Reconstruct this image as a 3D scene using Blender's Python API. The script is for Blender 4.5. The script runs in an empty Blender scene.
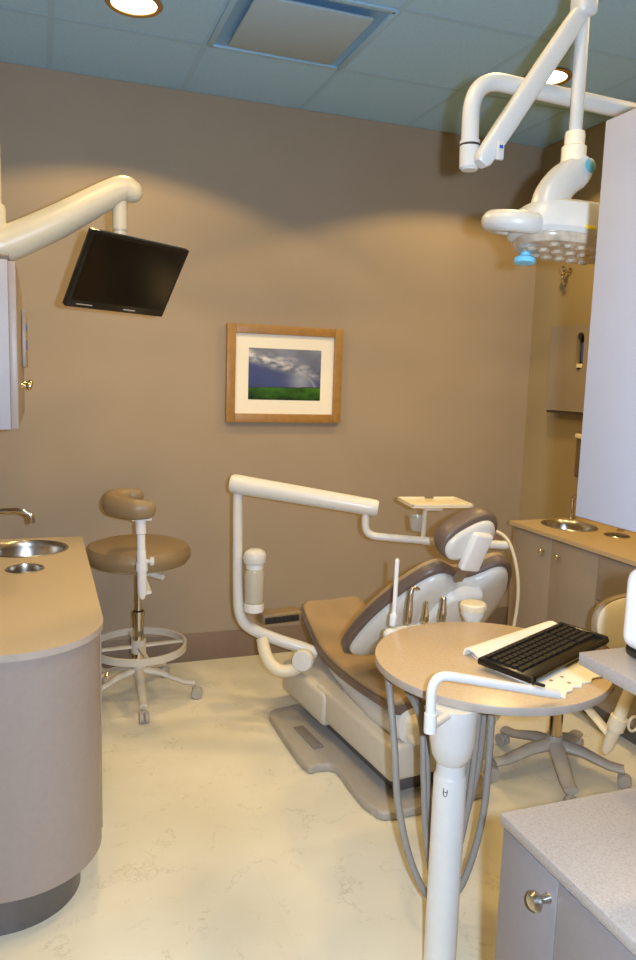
import bpy, bmesh, math, random
from mathutils import Vector, Matrix, noise
random.seed(7)
sc = bpy.context.scene
COL = sc.collection
V = Vector
PI = math.pi

# ------------------------------------------------------------------ materials
def lin(c):
    return tuple(((x/255.0)/12.92 if x/255.0 <= .04045 else ((x/255.0+.055)/1.055)**2.4) for x in c)

def mat(name, rgb, rough=.5, metal=0., var=.06, scale=30., bump=0., bscale=200., trans=0., emit=None, estr=0., coat=0., spec=.5, alpha=1.):
    m = bpy.data.materials.new(name); m.use_nodes = True
    nt = m.node_tree; N = nt.nodes; L = nt.links
    b = N['Principled BSDF']
    c = lin(rgb)
    tc = N.new('ShaderNodeTexCoord')
    nz = N.new('ShaderNodeTexNoise'); nz.inputs['Scale'].default_value = scale; nz.inputs['Detail'].default_value = 4
    L.new(tc.outputs['Object'], nz.inputs['Vector'])
    rp = N.new('ShaderNodeValToRGB')
    rp.color_ramp.elements[0].position = .3; rp.color_ramp.elements[1].position = .7
    rp.color_ramp.elements[0].color = tuple(max(0, x*(1-var)) for x in c)+(1,)
    rp.color_ramp.elements[1].color = tuple(min(1, x*(1+var)) for x in c)+(1,)
    L.new(nz.outputs['Fac'], rp.inputs['Fac']); L.new(rp.outputs['Color'], b.inputs['Base Color'])
    b.inputs['Roughness'].default_value = rough; b.inputs['Metallic'].default_value = metal
    b.inputs['Specular IOR Level'].default_value = spec
    if trans: b.inputs['Transmission Weight'].default_value = trans
    if coat: b.inputs['Coat Weight'].default_value = coat
    if alpha < 1: b.inputs['Alpha'].default_value = alpha
    if emit is not None:
        b.inputs['Emission Color'].default_value = emit+(1,); b.inputs['Emission Strength'].default_value = estr
    if bump:
        n2 = N.new('ShaderNodeTexNoise'); n2.inputs['Scale'].default_value = bscale; n2.inputs['Detail'].default_value = 3
        L.new(tc.outputs['Object'], n2.inputs['Vector'])
        bp = N.new('ShaderNodeBump'); bp.inputs['Strength'].default_value = bump; bp.inputs['Distance'].default_value = .004
        L.new(n2.outputs['Fac'], bp.inputs['Height']); L.new(bp.outputs['Normal'], b.inputs['Normal'])
    return m

def speckle_mat(name, rgb, rgb2, rough=.35, scale=260.):
    m = mat(name, rgb, rough)
    nt = m.node_tree; N = nt.nodes; L = nt.links
    b = N['Principled BSDF']; tc = [n for n in N if n.type == 'TEX_COORD'][0]
    vz = N.new('ShaderNodeTexNoise'); vz.inputs['Scale'].default_value = scale; vz.inputs['Detail'].default_value = 6; vz.inputs['Roughness'].default_value = .8
    L.new(tc.outputs['Object'], vz.inputs['Vector'])
    rp = N.new('ShaderNodeValToRGB')
    e = rp.color_ramp.elements
    e[0].position = .36; e[0].color = lin(rgb2)+(1,)
    e[1].position = .52; e[1].color = lin(rgb)+(1,)
    x = e.new(.68); x.color = tuple(min(1, q*1.12) for q in lin(rgb))+(1,)
    L.new(vz.outputs['Fac'], rp.inputs['Fac']); L.new(rp.outputs['Color'], b.inputs['Base Color'])
    return m

def floor_mat():
    m = mat('vinyl_floor', (226, 216, 186), .28)
    nt = m.node_tree; N = nt.nodes; L = nt.links
    b = N['Principled BSDF']; tc = [n for n in N if n.type == 'TEX_COORD'][0]
    n0 = N.new('ShaderNodeTexNoise'); n0.inputs['Scale'].default_value = 1.6; n0.inputs['Detail'].default_value = 6
    n1 = N.new('ShaderNodeTexNoise'); n1.inputs['Scale'].default_value = 4.5; n1.inputs['Detail'].default_value = 6; n1.inputs['Roughness'].default_value = .72
    n1.inputs['Distortion'].default_value = .25
    n3 = N.new('ShaderNodeTexNoise'); n3.inputs['Scale'].default_value = 9; n3.inputs['Detail'].default_value = 3
    L.new(tc.outputs['Object'], n3.inputs['Vector'])
    r3 = N.new('ShaderNodeValToRGB'); r3.color_ramp.elements[0].position = .5; r3.color_ramp.elements[1].position = .62; L.new(n3.outputs['Fac'], r3.inputs['Fac'])
    for n in (n0, n1): L.new(tc.outputs['Object'], n.inputs['Vector'])
    r1 = N.new('ShaderNodeValToRGB'); e = r1.color_ramp.elements
    e[0].position = .485; e[0].color = (1, 1, 1, 1)
    e[1].position = .515; e[1].color = (1, 1, 1, 1)
    k = e.new(.5); k.color = (.78, .76, .72, 1)
    L.new(n1.outputs['Fac'], r1.inputs['Fac'])
    r0 = N.new('ShaderNodeValToRGB'); e = r0.color_ramp.elements
    e[0].position = .35; e[0].color = lin((223, 214, 187))+(1,)
    e[1].position = .62; e[1].color = lin((238, 231, 208))+(1,)
    L.new(n0.outputs['Fac'], r0.inputs['Fac'])
    mx = N.new('ShaderNodeMix'); mx.data_type = 'RGBA'; mx.blend_type = 'MULTIPLY'; L.new(r3.outputs['Color'], mx.inputs['Factor'])
    L.new(r0.outputs['Color'], mx.inputs[6]); L.new(r1.outputs['Color'], mx.inputs[7])
    # faint plank/tile seams
    br = N.new('ShaderNodeTexBrick'); br.offset = 0; br.inputs['Scale'].default_value = 1.0
    br.inputs['Brick Width'].default_value = .61; br.inputs['Row Height'].default_value = .61; br.inputs['Mortar Size'].default_value = .0025
    br.inputs['Color1'].default_value = (1, 1, 1, 1); br.inputs['Color2'].default_value = (.97, .97, .96, 1); br.inputs['Mortar'].default_value = (.86, .83, .76, 1)
    L.new(tc.outputs['Object'], br.inputs['Vector'])
    m2 = N.new('ShaderNodeMix'); m2.data_type = 'RGBA'; m2.blend_type = 'MULTIPLY'; m2.inputs['Factor'].default_value = .12
    L.new(mx.outputs[2], m2.inputs[6]); L.new(br.outputs['Color'], m2.inputs[7])
    L.new(m2.outputs[2], b.inputs['Base Color'])
    return m

def vcol_mat(name, rough=.3):
    m = bpy.data.materials.new(name); m.use_nodes = True
    N = m.node_tree.nodes; L = m.node_tree.links
    a = N.new('ShaderNodeAttribute'); a.attribute_name = 'Col'
    L.new(a.outputs['Color'], N['Principled BSDF'].inputs['Base Color'])
    N['Principled BSDF'].inputs['Roughness'].default_value = rough
    return m

M = {}
M['wall'] = mat('taupe_wall_paint', (160, 143, 121), .75, var=.03, scale=3, bump=.06, bscale=160)
M['wall_warmlit'] = mat('taupe_wall_paint_warmlit', (162, 144, 108), .75, var=.03, scale=3, bump=.06, bscale=160)  # same taupe paint, with the warm ambient light tinted into its colour
M['ceil'] = mat('ceiling_tile', (158, 200, 228), .9, var=.05, scale=90, bump=.25, bscale=140)
M['grid'] = mat('ceiling_grid', (150, 190, 216), .6, var=.02)
M['floor'] = floor_mat()
M['base'] = mat('vinyl_baseboard', (128, 108, 90), .5, var=.03)
M['cab_shaded'] = mat('taupe_laminate_shaded', (128, 120, 117), .42, var=.03, scale=60)  # taupe laminate darkened, weaker flash on the near cabinet put into the colour
M['cab'] = mat('taupe_laminate', (156, 143, 135), .42, var=.03, scale=60)
M['pedal'] = mat('pedal_grey', (136, 128, 120), .5)
M['cabdark'] = mat('dark_toe_kick', (98, 92, 88), .3, var=.04)
M['cabr'] = mat('brown_laminate', (150, 137, 122), .42, var=.03, scale=60)
M['cabrd'] = mat('dark_brown_plastic', (112, 92, 62), .45, var=.03)
M['grayup'] = mat('grey_laminate', (161, 159, 165), .5, var=.02, scale=20)
M['edge'] = mat('dark_edge', (70, 60, 50), .5)
M['top'] = speckle_mat('tan_worktop', (198, 178, 146), (184, 162, 128))
M['topr'] = speckle_mat('beige_worktop', (166, 157, 150), (146, 136, 128))
M['topgold'] = speckle_mat('gold_worktop', (192, 168, 130), (176, 150, 112))
M['tabletop'] = speckle_mat('maple_tabletop', (196, 174, 144), (188, 165, 134), .3, 120)
M['tedge'] = mat('tabletop_edge', (176, 164, 152), .4)
M['white'] = mat('white_enamel', (217, 215, 209), .32, var=.02)
M['lampw'] = mat('lamp_white_enamel', (190, 188, 182), .35, var=.02)
M['boomc'] = mat('boom_cream', (200, 189, 164), .35, var=.02)
M['cream'] = mat('cream_enamel', (228, 216, 188), .32, var=.02)
M['whitep'] = mat('white_plastic', (232, 230, 226), .4, var=.02)
M['gray'] = mat('light_grey_plastic', (204, 196, 180), .45, var=.02)
M['gray2'] = mat('warm_grey_enamel', (172, 164, 152), .42, var=.03)
M['uph'] = mat('tan_upholstery', (168, 140, 102), .38, var=.06, scale=9, bump=.12, bscale=260)
M['uph2'] = mat('olive_tan_upholstery', (142, 120, 88), .4, var=.06, scale=9, bump=.1, bscale=260)
M['trim'] = mat('dark_brown_piping', (106, 90, 82), .4, var=.05)
M['chrome'] = mat('chrome', (215, 208, 196), .14, 1., var=.02)
M['steel'] = mat('brushed_steel', (196, 190, 180), .26, 1., var=.06, scale=40)
M['brass'] = mat('satin_nickel', (220, 205, 170), .2, 1., var=.02)
M['black'] = mat('black_plastic', (20, 19, 18), .28, var=.1)
M['screen'] = mat('black_screen', (14, 12, 9), .16, var=.05)
M['keys'] = mat('black_keys', (26, 24, 22), .4, var=.1)
M['rubber'] = mat('dark_rubber', (44, 40, 36), .7)
M['hose'] = mat('grey_hose', (152, 146, 138), .5, var=.03)
M['hosew'] = mat('cream_hose', (214, 202, 172), .5, var=.03)
M['paper'] = mat('white_sheet', (238, 234, 222), .55, var=.015)
M['wood'] = mat('maple_frame', (158, 118, 62), .42, var=.12, scale=26)
M['matb'] = mat('white_mat_board', (236, 230, 214), .7, var=.01)
M['clear'] = mat('milky_clear_plastic', (222, 216, 198), .22, trans=.35, var=.02)
M['cyan'] = mat('pale_blue_plastic', (120, 196, 226), .35)
M['blue'] = mat('blue_mark', (50, 80, 170), .4)
M['teal'] = mat('teal_badge', (90, 158, 170), .4)
M['yellow'] = mat('yellow_sticker', (226, 200, 60), .5)
M['lens'] = mat('smoky_lens', (172, 158, 138), .18, var=.25, scale=45, coat=.5)
M['glow'] = mat('lamp_lens', (255, 240, 214), .5, emit=(1.0, .86, .62), estr=9.)
M['canmetal'] = mat('can_trim', (176, 140, 84), .35, .6)
M['vent'] = mat('vent_panel', (158, 182, 196), .55, var=.02)
M['ventd'] = mat('vent_recess', (124, 166, 200), .7, var=.02)

# ------------------------------------------------------------------ object helpers
ROOTM = {}
def tagp(o, label, cat, group=None, kind=None):
    if label: o['label'] = label
    if cat: o['category'] = cat
    if group: o['group'] = group
    if kind: o['kind'] = kind
    return o

def thing(name, label, cat, loc=(0, 0, 0), rz=0., group=None):
    o = bpy.data.objects.new(name, None); COL.objects.link(o)
    o.empty_display_size = .1
    o.location = loc; o.rotation_euler = (0, 0, rz)
    ROOTM[o.name] = Matrix.Translation(V(loc)) @ Matrix.Rotation(rz, 4, 'Z')
    return tagp(o, label, cat, group)

def rootm(o):
    while o.parent is not None: o = o.parent
    return ROOTM.get(o.name, Matrix.Identity(4))

def obj(name, bm, m, parent=None, world=True, angle=38, label=None):
    me = bpy.data.meshes.new(name)
    bmesh.ops.recalc_face_normals(bm, faces=bm.faces[:])
    bm.to_mesh(me); bm.free()
    o = bpy.data.objects.new(name, me); COL.objects.link(o)
    ms = m if isinstance(m, (list, tuple)) else [m]
    for k in ms: me.materials.append(k)
    for p in me.polygons: p.use_smooth = True
    me.set_sharp_from_angle(angle=math.radians(angle))
    if parent is not None:
        if world: me.transform(rootm(parent).inverted())
        o.parent = parent
    if label: o['label'] = label
    return o

def single(name, bm, m, label, cat, loc=(0, 0, 0), group=None, angle=38):
    o = obj(name, bm, m, angle=angle)
    o.data.transform(Matrix.Translation(-V(loc))); o.location = loc
    ROOTM[o.name] = Matrix.Translation(V(loc))
    return tagp(o, label, cat, group)

def struct(name, bm, m):
    return tagp(obj(name, bm, m), None, None, None, 'structure')

def B(): return bmesh.new()

def box(bm, lo, hi, bev=0., seg=2, mi=0, xf=None):
    lo = V(lo); hi = V(hi)
    r = bmesh.ops.create_cube(bm, size=1.)
    vs = r['verts']
    for v in vs: v.co = V((lo[i]+(v.co[i]+.5)*(hi[i]-lo[i]) for i in range(3)))
    fs = set(f for v in vs for f in v.link_faces)
    for f in fs: f.material_index = mi
    if bev > 0:
        es = list(set(e for v in vs for e in v.link_edges))
        r = bmesh.ops.bevel(bm, geom=es, offset=bev, segments=seg, profile=.5, affect='EDGES', clamp_overlap=True)
        vs = list(set(vs) & set(bm.verts)) + r['verts']
        for f in r['faces']: f.material_index = mi
    vs = [v for v in set(vs) if v.is_valid]
    if xf is not None:
        for v in vs: v.co = xf @ v.co
    return vs

def frame_for(t, ref=None):
    t = t.normalized()
    a = ref if ref is not None else (V((0, 0, 1)) if abs(t.z) < .9 else V((1, 0, 0)))
    x = a - t*a.dot(t)
    if x.length < 1e-6: x = t.orthogonal()
    x.normalize()
    return x, t.cross(x)

def smooth(pts, n=8):
    pts = [V(p) for p in pts]
    if len(pts) < 3: return pts
    out = []
    for i in range(len(pts)-1):
        p0 = pts[i-1] if i else pts[0]*2-pts[1]
        p1, p2 = pts[i], pts[i+1]
        p3 = pts[i+2] if i+2 < len(pts) else pts[-1]*2-pts[-2]
        for k in range(n):
            t = k/n
            out.append(.5*((2*p1)+(p2-p0)*t+(2*p0-5*p1+4*p2-p3)*t*t+(3*p1-p0-3*p2+p3)*t**3))
    out.append(pts[-1])
    return out

def fillet(pts, r, n=8):
    """polyline with rounded corners of radius about r"""
    pts = [V(p) for p in pts]; out = [pts[0]]
    for i in range(1, len(pts)-1):
        a, b, c = pts[i-1], pts[i], pts[i+1]
        da = (a-b); dc = (c-b)
        d = min(r, da.length*.48, dc.length*.48)
        p, q = b+da.normalized()*d, b+dc.normalized()*d
        for k in range(n+1):
            t = k/n
            out.append(p*(1-t)**2+b*2*t*(1-t)+q*t*t)
    out.append(pts[-1])
    return out

def tube(bm, pts, r, seg=16, caps=True, mi=0, round_end=False, squash=None):
    """swept circle; r a number or one per point; squash=(a,b) scales the two axes"""
    pts = [V(p) for p in pts]; n = len(pts)
    rs = list(r) if isinstance(r, (list, tuple)) else [r]*n
    if len(rs) != n:
        rs = [rs[min(len(rs)-1, int(i/(n-1)*(len(rs)-1)))]*(1-((i/(n-1)*(len(rs)-1)) % 1)) + rs[min(len(rs)-1, int(i/(n-1)*(len(rs)-1))+1)]*((i/(n-1)*(len(rs)-1)) % 1) for i in range(n)]
    if round_end:
        def dome(p, d, rr):
            return [(p+d*rr*math.sin(a), max(rr*math.cos(a), rr*.02)) for a in (PI/8, PI/4, 3*PI/8, PI/2*.98)]
        e = dome(pts[-1], (pts[-1]-pts[-2]).normalized(), rs[-1]); s = dome(pts[0], (pts[0]-pts[1]).normalized(), rs[0])
        pts = [q[0] for q in reversed(s)]+pts+[q[0] for q in e]; rs = [q[1] for q in reversed(s)]+rs+[q[1] for q in e]; n = len(pts)
    tang = [(pts[min(i+1, n-1)]-pts[max(i-1, 0)]).normalized() for i in range(n)]
    x, y = frame_for(tang[0]); rings = []
    sa, sb = squash if squash else (1, 1)
    for i in range(n):
        t = tang[i]
        x = (x-t*x.dot(t)); x = x.normalized() if x.length > 1e-6 else t.orthogonal().normalized(); y = t.cross(x)
        rings.append([bm.verts.new(pts[i]+x*(rs[i]*sa*math.cos(2*PI*k/seg))+y*(rs[i]*sb*math.sin(2*PI*k/seg))) for k in range(seg)])
    for i in range(n-1):
        for k in range(seg):
            f = bm.faces.new((rings[i][k], rings[i][(k+1) % seg], rings[i+1][(k+1) % seg], rings[i+1][k])); f.material_index = mi
    if caps:
        for rg in (rings[0][::-1], rings[-1]):
            f = bm.faces.new(rg); f.material_index = mi
    return rings

def lathe(bm, prof, c=(0, 0, 0), seg=32, axis=(0, 0, 1), mi=0, closed=False):
    """profile [(r,h)] turned about an axis through c"""
    c = V(c); t = V(axis).normalized(); x, y = frame_for(t)
    rings = []
    for r, h in prof:
        if r < 1e-5: rings.append([bm.verts.new(c+t*h)])
        else: rings.append([bm.verts.new(c+t*h+x*(r*math.cos(2*PI*k/seg))+y*(r*math.sin(2*PI*k/seg))) for k in range(seg)])
    for a, b in zip(rings, rings[1:]):
        for k in range(seg):
            k2 = (k+1) % seg
            if len(a) == 1 and len(b) == 1: continue
            if len(a) == 1: vs = (a[0], b[k2], b[k])
            elif len(b) == 1: vs = (a[k], a[k2], b[0])
            else: vs = (a[k], a[k2], b[k2], b[k])
            f = bm.faces.new(vs); f.material_index = mi
    return rings

def prism(bm, pts, z0, z1, bev=0., seg=3, mi=0, holes=None, hole_depth=.0):
    """extruded xy outline"""
    vs = [bm.verts.new((p[0], p[1], z0)) for p in pts]
    f = bm.faces.new(vs)
    r = bmesh.ops.extrude_face_region(bm, geom=[f])
    nv = [g for g in r['geom'] if isinstance(g, bmesh.types.BMVert)]
    for v in nv: v.co.z = z1
    fs = set(q for v in vs+nv for q in v.link_faces)
    for q in fs: q.material_index = mi
    if bev > 0:
        es = [e for e in set(e for v in vs+nv for e in v.link_edges) if abs(e.verts[0].co.z-e.verts[1].co.z) < 1e-6]
        r = bmesh.ops.bevel(bm, geom=es, offset=bev, segments=seg, profile=.5, affect='EDGES')
        for q in r['faces']: q.material_index = mi

def rrect(x0, y0, x1, y1, r, n=6):
    out = []
    rr = r if isinstance(r, (list, tuple)) else [r]*4      # corners x1y1, x0y1, x0y0, x1y0
    for (cx, cy, a0), q in zip(((x1, y1, 0), (x0, y1, 90), (x0, y0, 180), (x1, y0, 270)), rr):
        sx = 1 if cx == x1 else -1; sy = 1 if cy == y1 else -1
        if q < 1e-5: out.append((cx, cy)); continue
        for k in range(n+1):
            a = math.radians(a0+90*k/n)
            out.append((cx-sx*q+q*math.cos(a), cy-sy*q+q*math.sin(a)))
    return out

def loft(bm, rings, caps=True, mi=0):
    rv = [[bm.verts.new(p) for p in rg] for rg in rings]; n = len(rv[0])
    for a, b in zip(rv, rv[1:]):
        for k in range(n):
            f = bm.faces.new((a[k], a[(k+1) % n], b[(k+1) % n], b[k])); f.material_index = mi
    if caps:
        bm.faces.new(rv[0][::-1]); bm.faces.new(rv[-1])

def slab_ring(y, hw, zt, th, n=28, sag=0., cx=0., e=5.):
    """rounded slab section (x across, z up) at y"""
    out = []
    for k in range(n):
        a = 2*PI*k/n
        ca, sa = math.cos(a), math.sin(a)
        x = math.copysign(abs(ca)**(2/e), ca)*hw
        z = math.copysign(abs(sa)**(2/3.), sa)*th/2
        s = sag*(1-(x/hw)**2) if sa > 0 else 0
        out.append(V((cx+x, y, zt-th/2+z-s)))
    return out

def dome_outline(bm, outl, c, ax, ay, an, rings, mi=0):
    """outl [(u,v)] about (0,0) centre; rings [(scale, depth)] from the rim on; last one closed"""
    c = V(c); rr = []
    cu = sum(p[0] for p in outl)/len(outl); cv = sum(p[1] for p in outl)/len(outl)
    for s, d in rings:
        rr.append([bm.verts.new(c+ax*(cu+(u-cu)*s)+ay*(cv+(v-cv)*s)+an*d) for u, v in outl])
    n = len(outl)
    for a, b in zip(rr, rr[1:]):
        for k in range(n):
            f = bm.faces.new((a[k], a[(k+1) % n], b[(k+1) % n], b[k])); f.material_index = mi
    bm.faces.new(rr[0][::-1]).material_index = mi; bm.faces.new(rr[-1]).material_index = mi

def open_top(bm, z):
    bmesh.ops.delete(bm, geom=[f for f in bm.faces if all(abs(v.co.z-z) < 1e-4 for v in f.verts)], context='FACES_ONLY')

def knob(bm, p, d, s=1.):
    lathe(bm, [(0, 0), (.008*s, 0), (.0065*s, .004*s), (.006*s, .012*s), (.010*s, .016*s), (.0145*s, .021*s), (.0145*s, .025*s), (.010*s, .030*s), (0, .0315*s)], p, 16, d)

# ------------------------------------------------------------------ camera (focal length in pixels 760, 636x960 frame)
cd = bpy.data.cameras.new('camera'); cam = bpy.data.objects.new('camera', cd); COL.objects.link(cam)
X_ = V((.93940, -.01674, .34238)); Y_ = V((-.34253, -.13701, .92943))
X_.normalize(); Y_ = (Y_-X_*Y_.dot(X_)).normalized(); Z_ = X_.cross(Y_)
# rows X_,Y_,Z_ are the world axes seen in (right, down, forward)
right = V((X_[0], Y_[0], Z_[0])); down = V((X_[1], Y_[1], Z_[1])); fwd = V((X_[2], Y_[2], Z_[2]))
cam.matrix_world = Matrix(((right.x, -down.x, -fwd.x, 0), (right.y, -down.y, -fwd.y, 0), (right.z, -down.z, -fwd.z, 1.5), (0, 0, 0, 1)))
cd.sensor_fit = 'VERTICAL'; cd.sensor_height = 24; cd.lens = 760/960*24; cd.clip_start = .03
sc.camera = cam

# ------------------------------------------------------------------ room
D, XR, XL, YF, H = 3.81, 2.70, -1.7, -1.6, 2.82
bm = B(); box(bm, (XL-.1, YF-.1, -.1), (XR+.1, D+.1, 0)); struct('floor', bm, M['floor'])
bm = B(); box(bm, (XL-.1, D, 0), (XR+.1, D+.1, H)); struct('wall_back', bm, M['wall'])
bm = B(); box(bm, (XR, YF, 0), (XR+.1, D, H)); struct('wall_right', bm, M['wall_warmlit'])
bm = B(); box(bm, (XL-.1, YF, 0), (XL, D, H)); struct('wall_left', bm, M['wall'])
bm = B(); box(bm, (XL-.1, YF-.1, 0), (XR+.1, YF, H)); struct('wall_front', bm, M['wall'])
bm = B(); box(bm, (XL, D-.008, 0), (2.69, D, .15), .003); struct('baseboard_back', bm, M['base'])
bm = B(); box(bm, (XR-.008, YF, 0), (XR, D-.01, .15), .003); struct('baseboard_right', bm, M['base'])
# ceiling: lay-in tiles between a tee grid
bm = B()
gx = [.065+.592*k for k in range(-3, 5)]; gy = [3.27-.592*k for k in range(0, 9)]
VX0, VX1, VY0, VY1 = gx[4], gx[5], gy[1], gy[0]
holes = [(.345, 3.02), (2.09, 2.96)]
box(bm, (XL-.1, YF-.1, H+.02), (XR+.1, D+.1, H+.1))
xs = [XL]+gx+[XR]; ys = [YF]+sorted(gy)+[D]
for i in range(len(xs)-1):
    for j in range(len(ys)-1):
        if abs(xs[i]-VX0) < .01 and abs(ys[j]-VY0) < .01: continue
        box(bm, (xs[i]+.001, ys[j]+.001, H+.001), (xs[i+1]-.001, ys[j+1]-.001, H+.021))
struct('ceiling', bm, M['ceil'])
bm = B()
for x in gx: box(bm, (x-.012, YF, H-.0005), (x+.012, D, H+.0005))
for y in gy: box(bm, (XL, y-.012, H-.0007), (XR, y+.012, H+.0003))
struct('trim_1', bm, M['grid'])

# ceiling vent
vx, vy = (VX0+VX1)/2, (VY0+VY1)/2
t = thing('ceiling_vent', 'square white air diffuser panel set in the ceiling grid', 'vent', (vx, vy, H))
bm = B(); w = .282
for s in (-1, 1):
    box(bm, (vx+s*w-.012, vy-w, H-.008), (vx+s*w+.012, vy+w, H+.006), .002)
    box(bm, (vx-w, vy+s*w-.012, H-.008), (vx+w, vy+s*w+.012, H+.006), .002)
obj('frame', bm, M['grid'], t)
bm = B()
loft(bm, [[V((vx-w, vy-w, H-.002)), V((vx+w, vy-w, H-.002)), V((vx+w, vy+w, H-.002)), V((vx-w, vy+w, H-.002))], [V((vx-.2, vy-.2, H+.018)), V((vx+.2, vy-.2, H+.018)), V((vx+.2, vy+.2, H+.018)), V((vx-.2, vy+.2, H+.018))]], caps=False)
bm.faces.new([bm.verts.new(p) for p in (V((vx-.2, vy-.2, H+.018)), V((vx+.2, vy-.2, H+.018)), V((vx+.2, vy+.2, H+.018)), V((vx-.2, vy+.2, H+.018)))])
obj('recess', bm, M['ventd'], t)
bm = B(); box(bm, (vx-.222, vy-.222, H-.02), (vx+.222, vy+.222, H-.008), .004); obj('panel', bm, M['vent'], t)

# downlights
def downlight(x, y, label):
    t = thing('downlight', label, 'ceiling light', (x, y, H))
    bm = B(); lathe(bm, [(.080, -.001), (.100, -.001), (.103, -.006), (.098, -.010), (.082, -.008), (.080, -.001)], (x, y, H), 40); obj('trim_ring', bm, M['canmetal'], t)
    bm = B(); lathe(bm, [(0, -.004), (.081, -.004), (.081, -.002), (0, -.002)], (x, y, H), 40); obj('lens', bm, M['glow'], t)
downlight(.345, 3.02, 'round recessed ceiling light glowing above the monitor')
downlight(2.09, 2.96, 'round recessed ceiling light seen just past the dental lamp arm')

# ------------------------------------------------------------------ picture on the back wall
t = thing('framed_picture', 'framed landscape photo of storm clouds over a green field on the wall', 'picture', (1.196, D, 1.505))
x0, x1, z0, z1 = .885, 1.507, 1.258, 1.752; fw = .045
bm = B()
for lo, hi in (((x0, D-.034, z0), (x0+fw, D-.002, z1)), ((x1-fw, D-.034, z0), (x1, D-.002, z1)), ((x0+fw, D-.034, z1-fw), (x1-fw, D-.002, z1)), ((x0+fw, D-.034, z0), (x1-fw, D-.002, z0+fw))):
    box(bm, lo, hi, .003)
obj('frame', bm, M['wood'], t)
bm = B(); box(bm, (x0+fw, D-.020, z0+fw), (x1-fw, D-.004, z1-fw)); obj('mat_board', bm, M['matb'], t)
nx, nz = 150, 104
px0, px1, pz0, pz1 = 1.0, 1.391, 1.375, 1.636
bm = B(); grid = [[bm.verts.new((px0+(px1-px0)*i/nx, D-.0215, pz0+(pz1-pz0)*j/nz)) for i in range(nx+1)] for j in range(nz+1)]
for j in range(nz):
    for i in range(nx): bm.faces.new((grid[j][i], grid[j][i+1], grid[j+1][i+1], grid[j+1][i]))
pic = obj('print', bm, vcol_mat('landscape_print'), t)
def piccol(u, v):
    n1 = noise.fractal(V((u*3.2, v*4.5, 1.3)), 1., 2., 6); n2 = noise.fractal(V((u*9, v*13, 7.7)), 1., 2., 5)
    hz = .245+.02*u
    if v < hz:
        k = v/hz
        g = V(lin((44, 84, 30)))*(.55+.75*k+.6*n2)
        if k > .55: g = g.lerp(V(lin((70, 132, 36))), (k-.55)*1.6*max(0, .6+n1))
        if k > .93: g = V(lin((46, 62, 50)))
        return g
    s = (v-hz)/(1-hz)
    c = V(lin((70, 84, 122))).lerp(V(lin((120, 126, 146))), min(1, s*1.1))
    c = c*(1+.35*n1)
    cl = .80-.50*u+.10*n1
    d = (s-cl)/.16
    if -1.2 < d < 2.2:
        w = max(0, 1-abs(d-.2)/1.3)*max(0, .62+1.0*n2+.3*n1)*(1.15-.75*u)
        c = c.lerp(V(lin((214, 214, 218))), max(0, min(1, w)))
    if d < -.3: c = c.lerp(V(lin((58, 70, 128))), min(.8, (-d-.3)*.7)*(1-.4*u))
    # glow and rainbow
    gl = math.exp(-(((u-.72)/.14)**2))*math.exp(-(((s-.18)/.30)**2))
    c = c.lerp(V(lin((176, 184, 204))), .55*gl)
    rr = math.hypot((u-.62)*1.5, s+.10)
    for q, rgb in ((.0, (200, 120, 110)), (.018, (206, 196, 120)), (.036, (120, 180, 170))):
        if u > .66: c = c.lerp(V(lin(rgb)), .35*math.exp(-(((rr-.48+q)/.014)**2))*max(0, 1-s*1.6))
    return c
ca = pic.data.color_attributes.new('Col', 'FLOAT_COLOR', 'POINT')
for j in range(nz+1):
    for i in range(nx+1):
        c = piccol(i/nx, j/nz); ca.data[j*(nx+1)+i].color = (max(0, c[0]), max(0, c[1]), max(0, c[2]), 1)

# ------------------------------------------------------------------ curved island cabinet with worktop, sink, tap
ZT = .80
def worktop_with_holes(name, outl, z0, z1, holes, mats, label, cat='worktop'):
    """a slab with round openings, top face bridged to the hole rims"""
    bm = B()
    def loops(z):
        o = [bm.verts.new((p[0], p[1], z)) for p in outl]
        hs = [[bm.verts.new((cx+r*math.cos(2*PI*k/40), cy+r2*math.sin(2*PI*k/40), z)) for k in range(40)] for cx, cy, r, r2 in holes]
        es = []
        for lp in [o]+hs:
            for a, b in zip(lp, lp[1:]+lp[:1]): es.append(bm.edges.new((a, b)))
        bmesh.ops.triangle_fill(bm, use_beauty=True, use_dissolve=False, edges=es)
        return o, hs
    o1, h1 = loops(z1); o0, h0 = loops(z0)
    for f in bm.faces: f.material_index = 0
    for lp1, lp0 in [(o1, o0)]+list(zip(h1, h0)):
        n = len(lp1)
        for k in range(n):
            f = bm.faces.new((lp1[k], lp1[(k+1) % n], lp0[(k+1) % n], lp0[k])); f.material_index = 1
    return single(name, bm, mats, label, cat, (outl[0][0], outl[0][1], z0))

def basin(name, c, r, r2, depth, label, cat='sink', rim=.008):
    t = thing(name, label, cat, (c[0], c[1], ZT-depth))
    bm = B()
    prof = [(1+rim/r, .001), (1+rim/r*.6, .004), (1., .003), (.97, -.004), (.95, -.02), (.92, -depth*.75), (.80, -depth*.95), (.55, -depth), (.0, -depth)]
    rings = []
    for s, h in prof:
        if s == 0: rings.append([bm.verts.new((c[0], c[1], ZT+h))])
        else: rings.append([bm.verts.new((c[0]+r*s*math.cos(2*PI*k/48), c[1]+r2*s*math.sin(2*PI*k/48), ZT+h)) for k in range(48)])
    for a, b in zip(rings, rings[1:]):
        for k in range(48):
            k2 = (k+1) % 48
            bm.faces.new((a[k], a[k2], b[0]) if len(b) == 1 else (a[k], a[k2], b[k2], b[k]))
    obj('bowl', bm, M['steel'], t)
    if depth > .09:
        bm = B(); lathe(bm, [(0, .003), (.02, .003), (.026, .001), (.026, -.002), (0, -.002)], (c[0], c[1], ZT-depth), 20); obj('drain', bm, M['chrome'], t)
    return t

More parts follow.
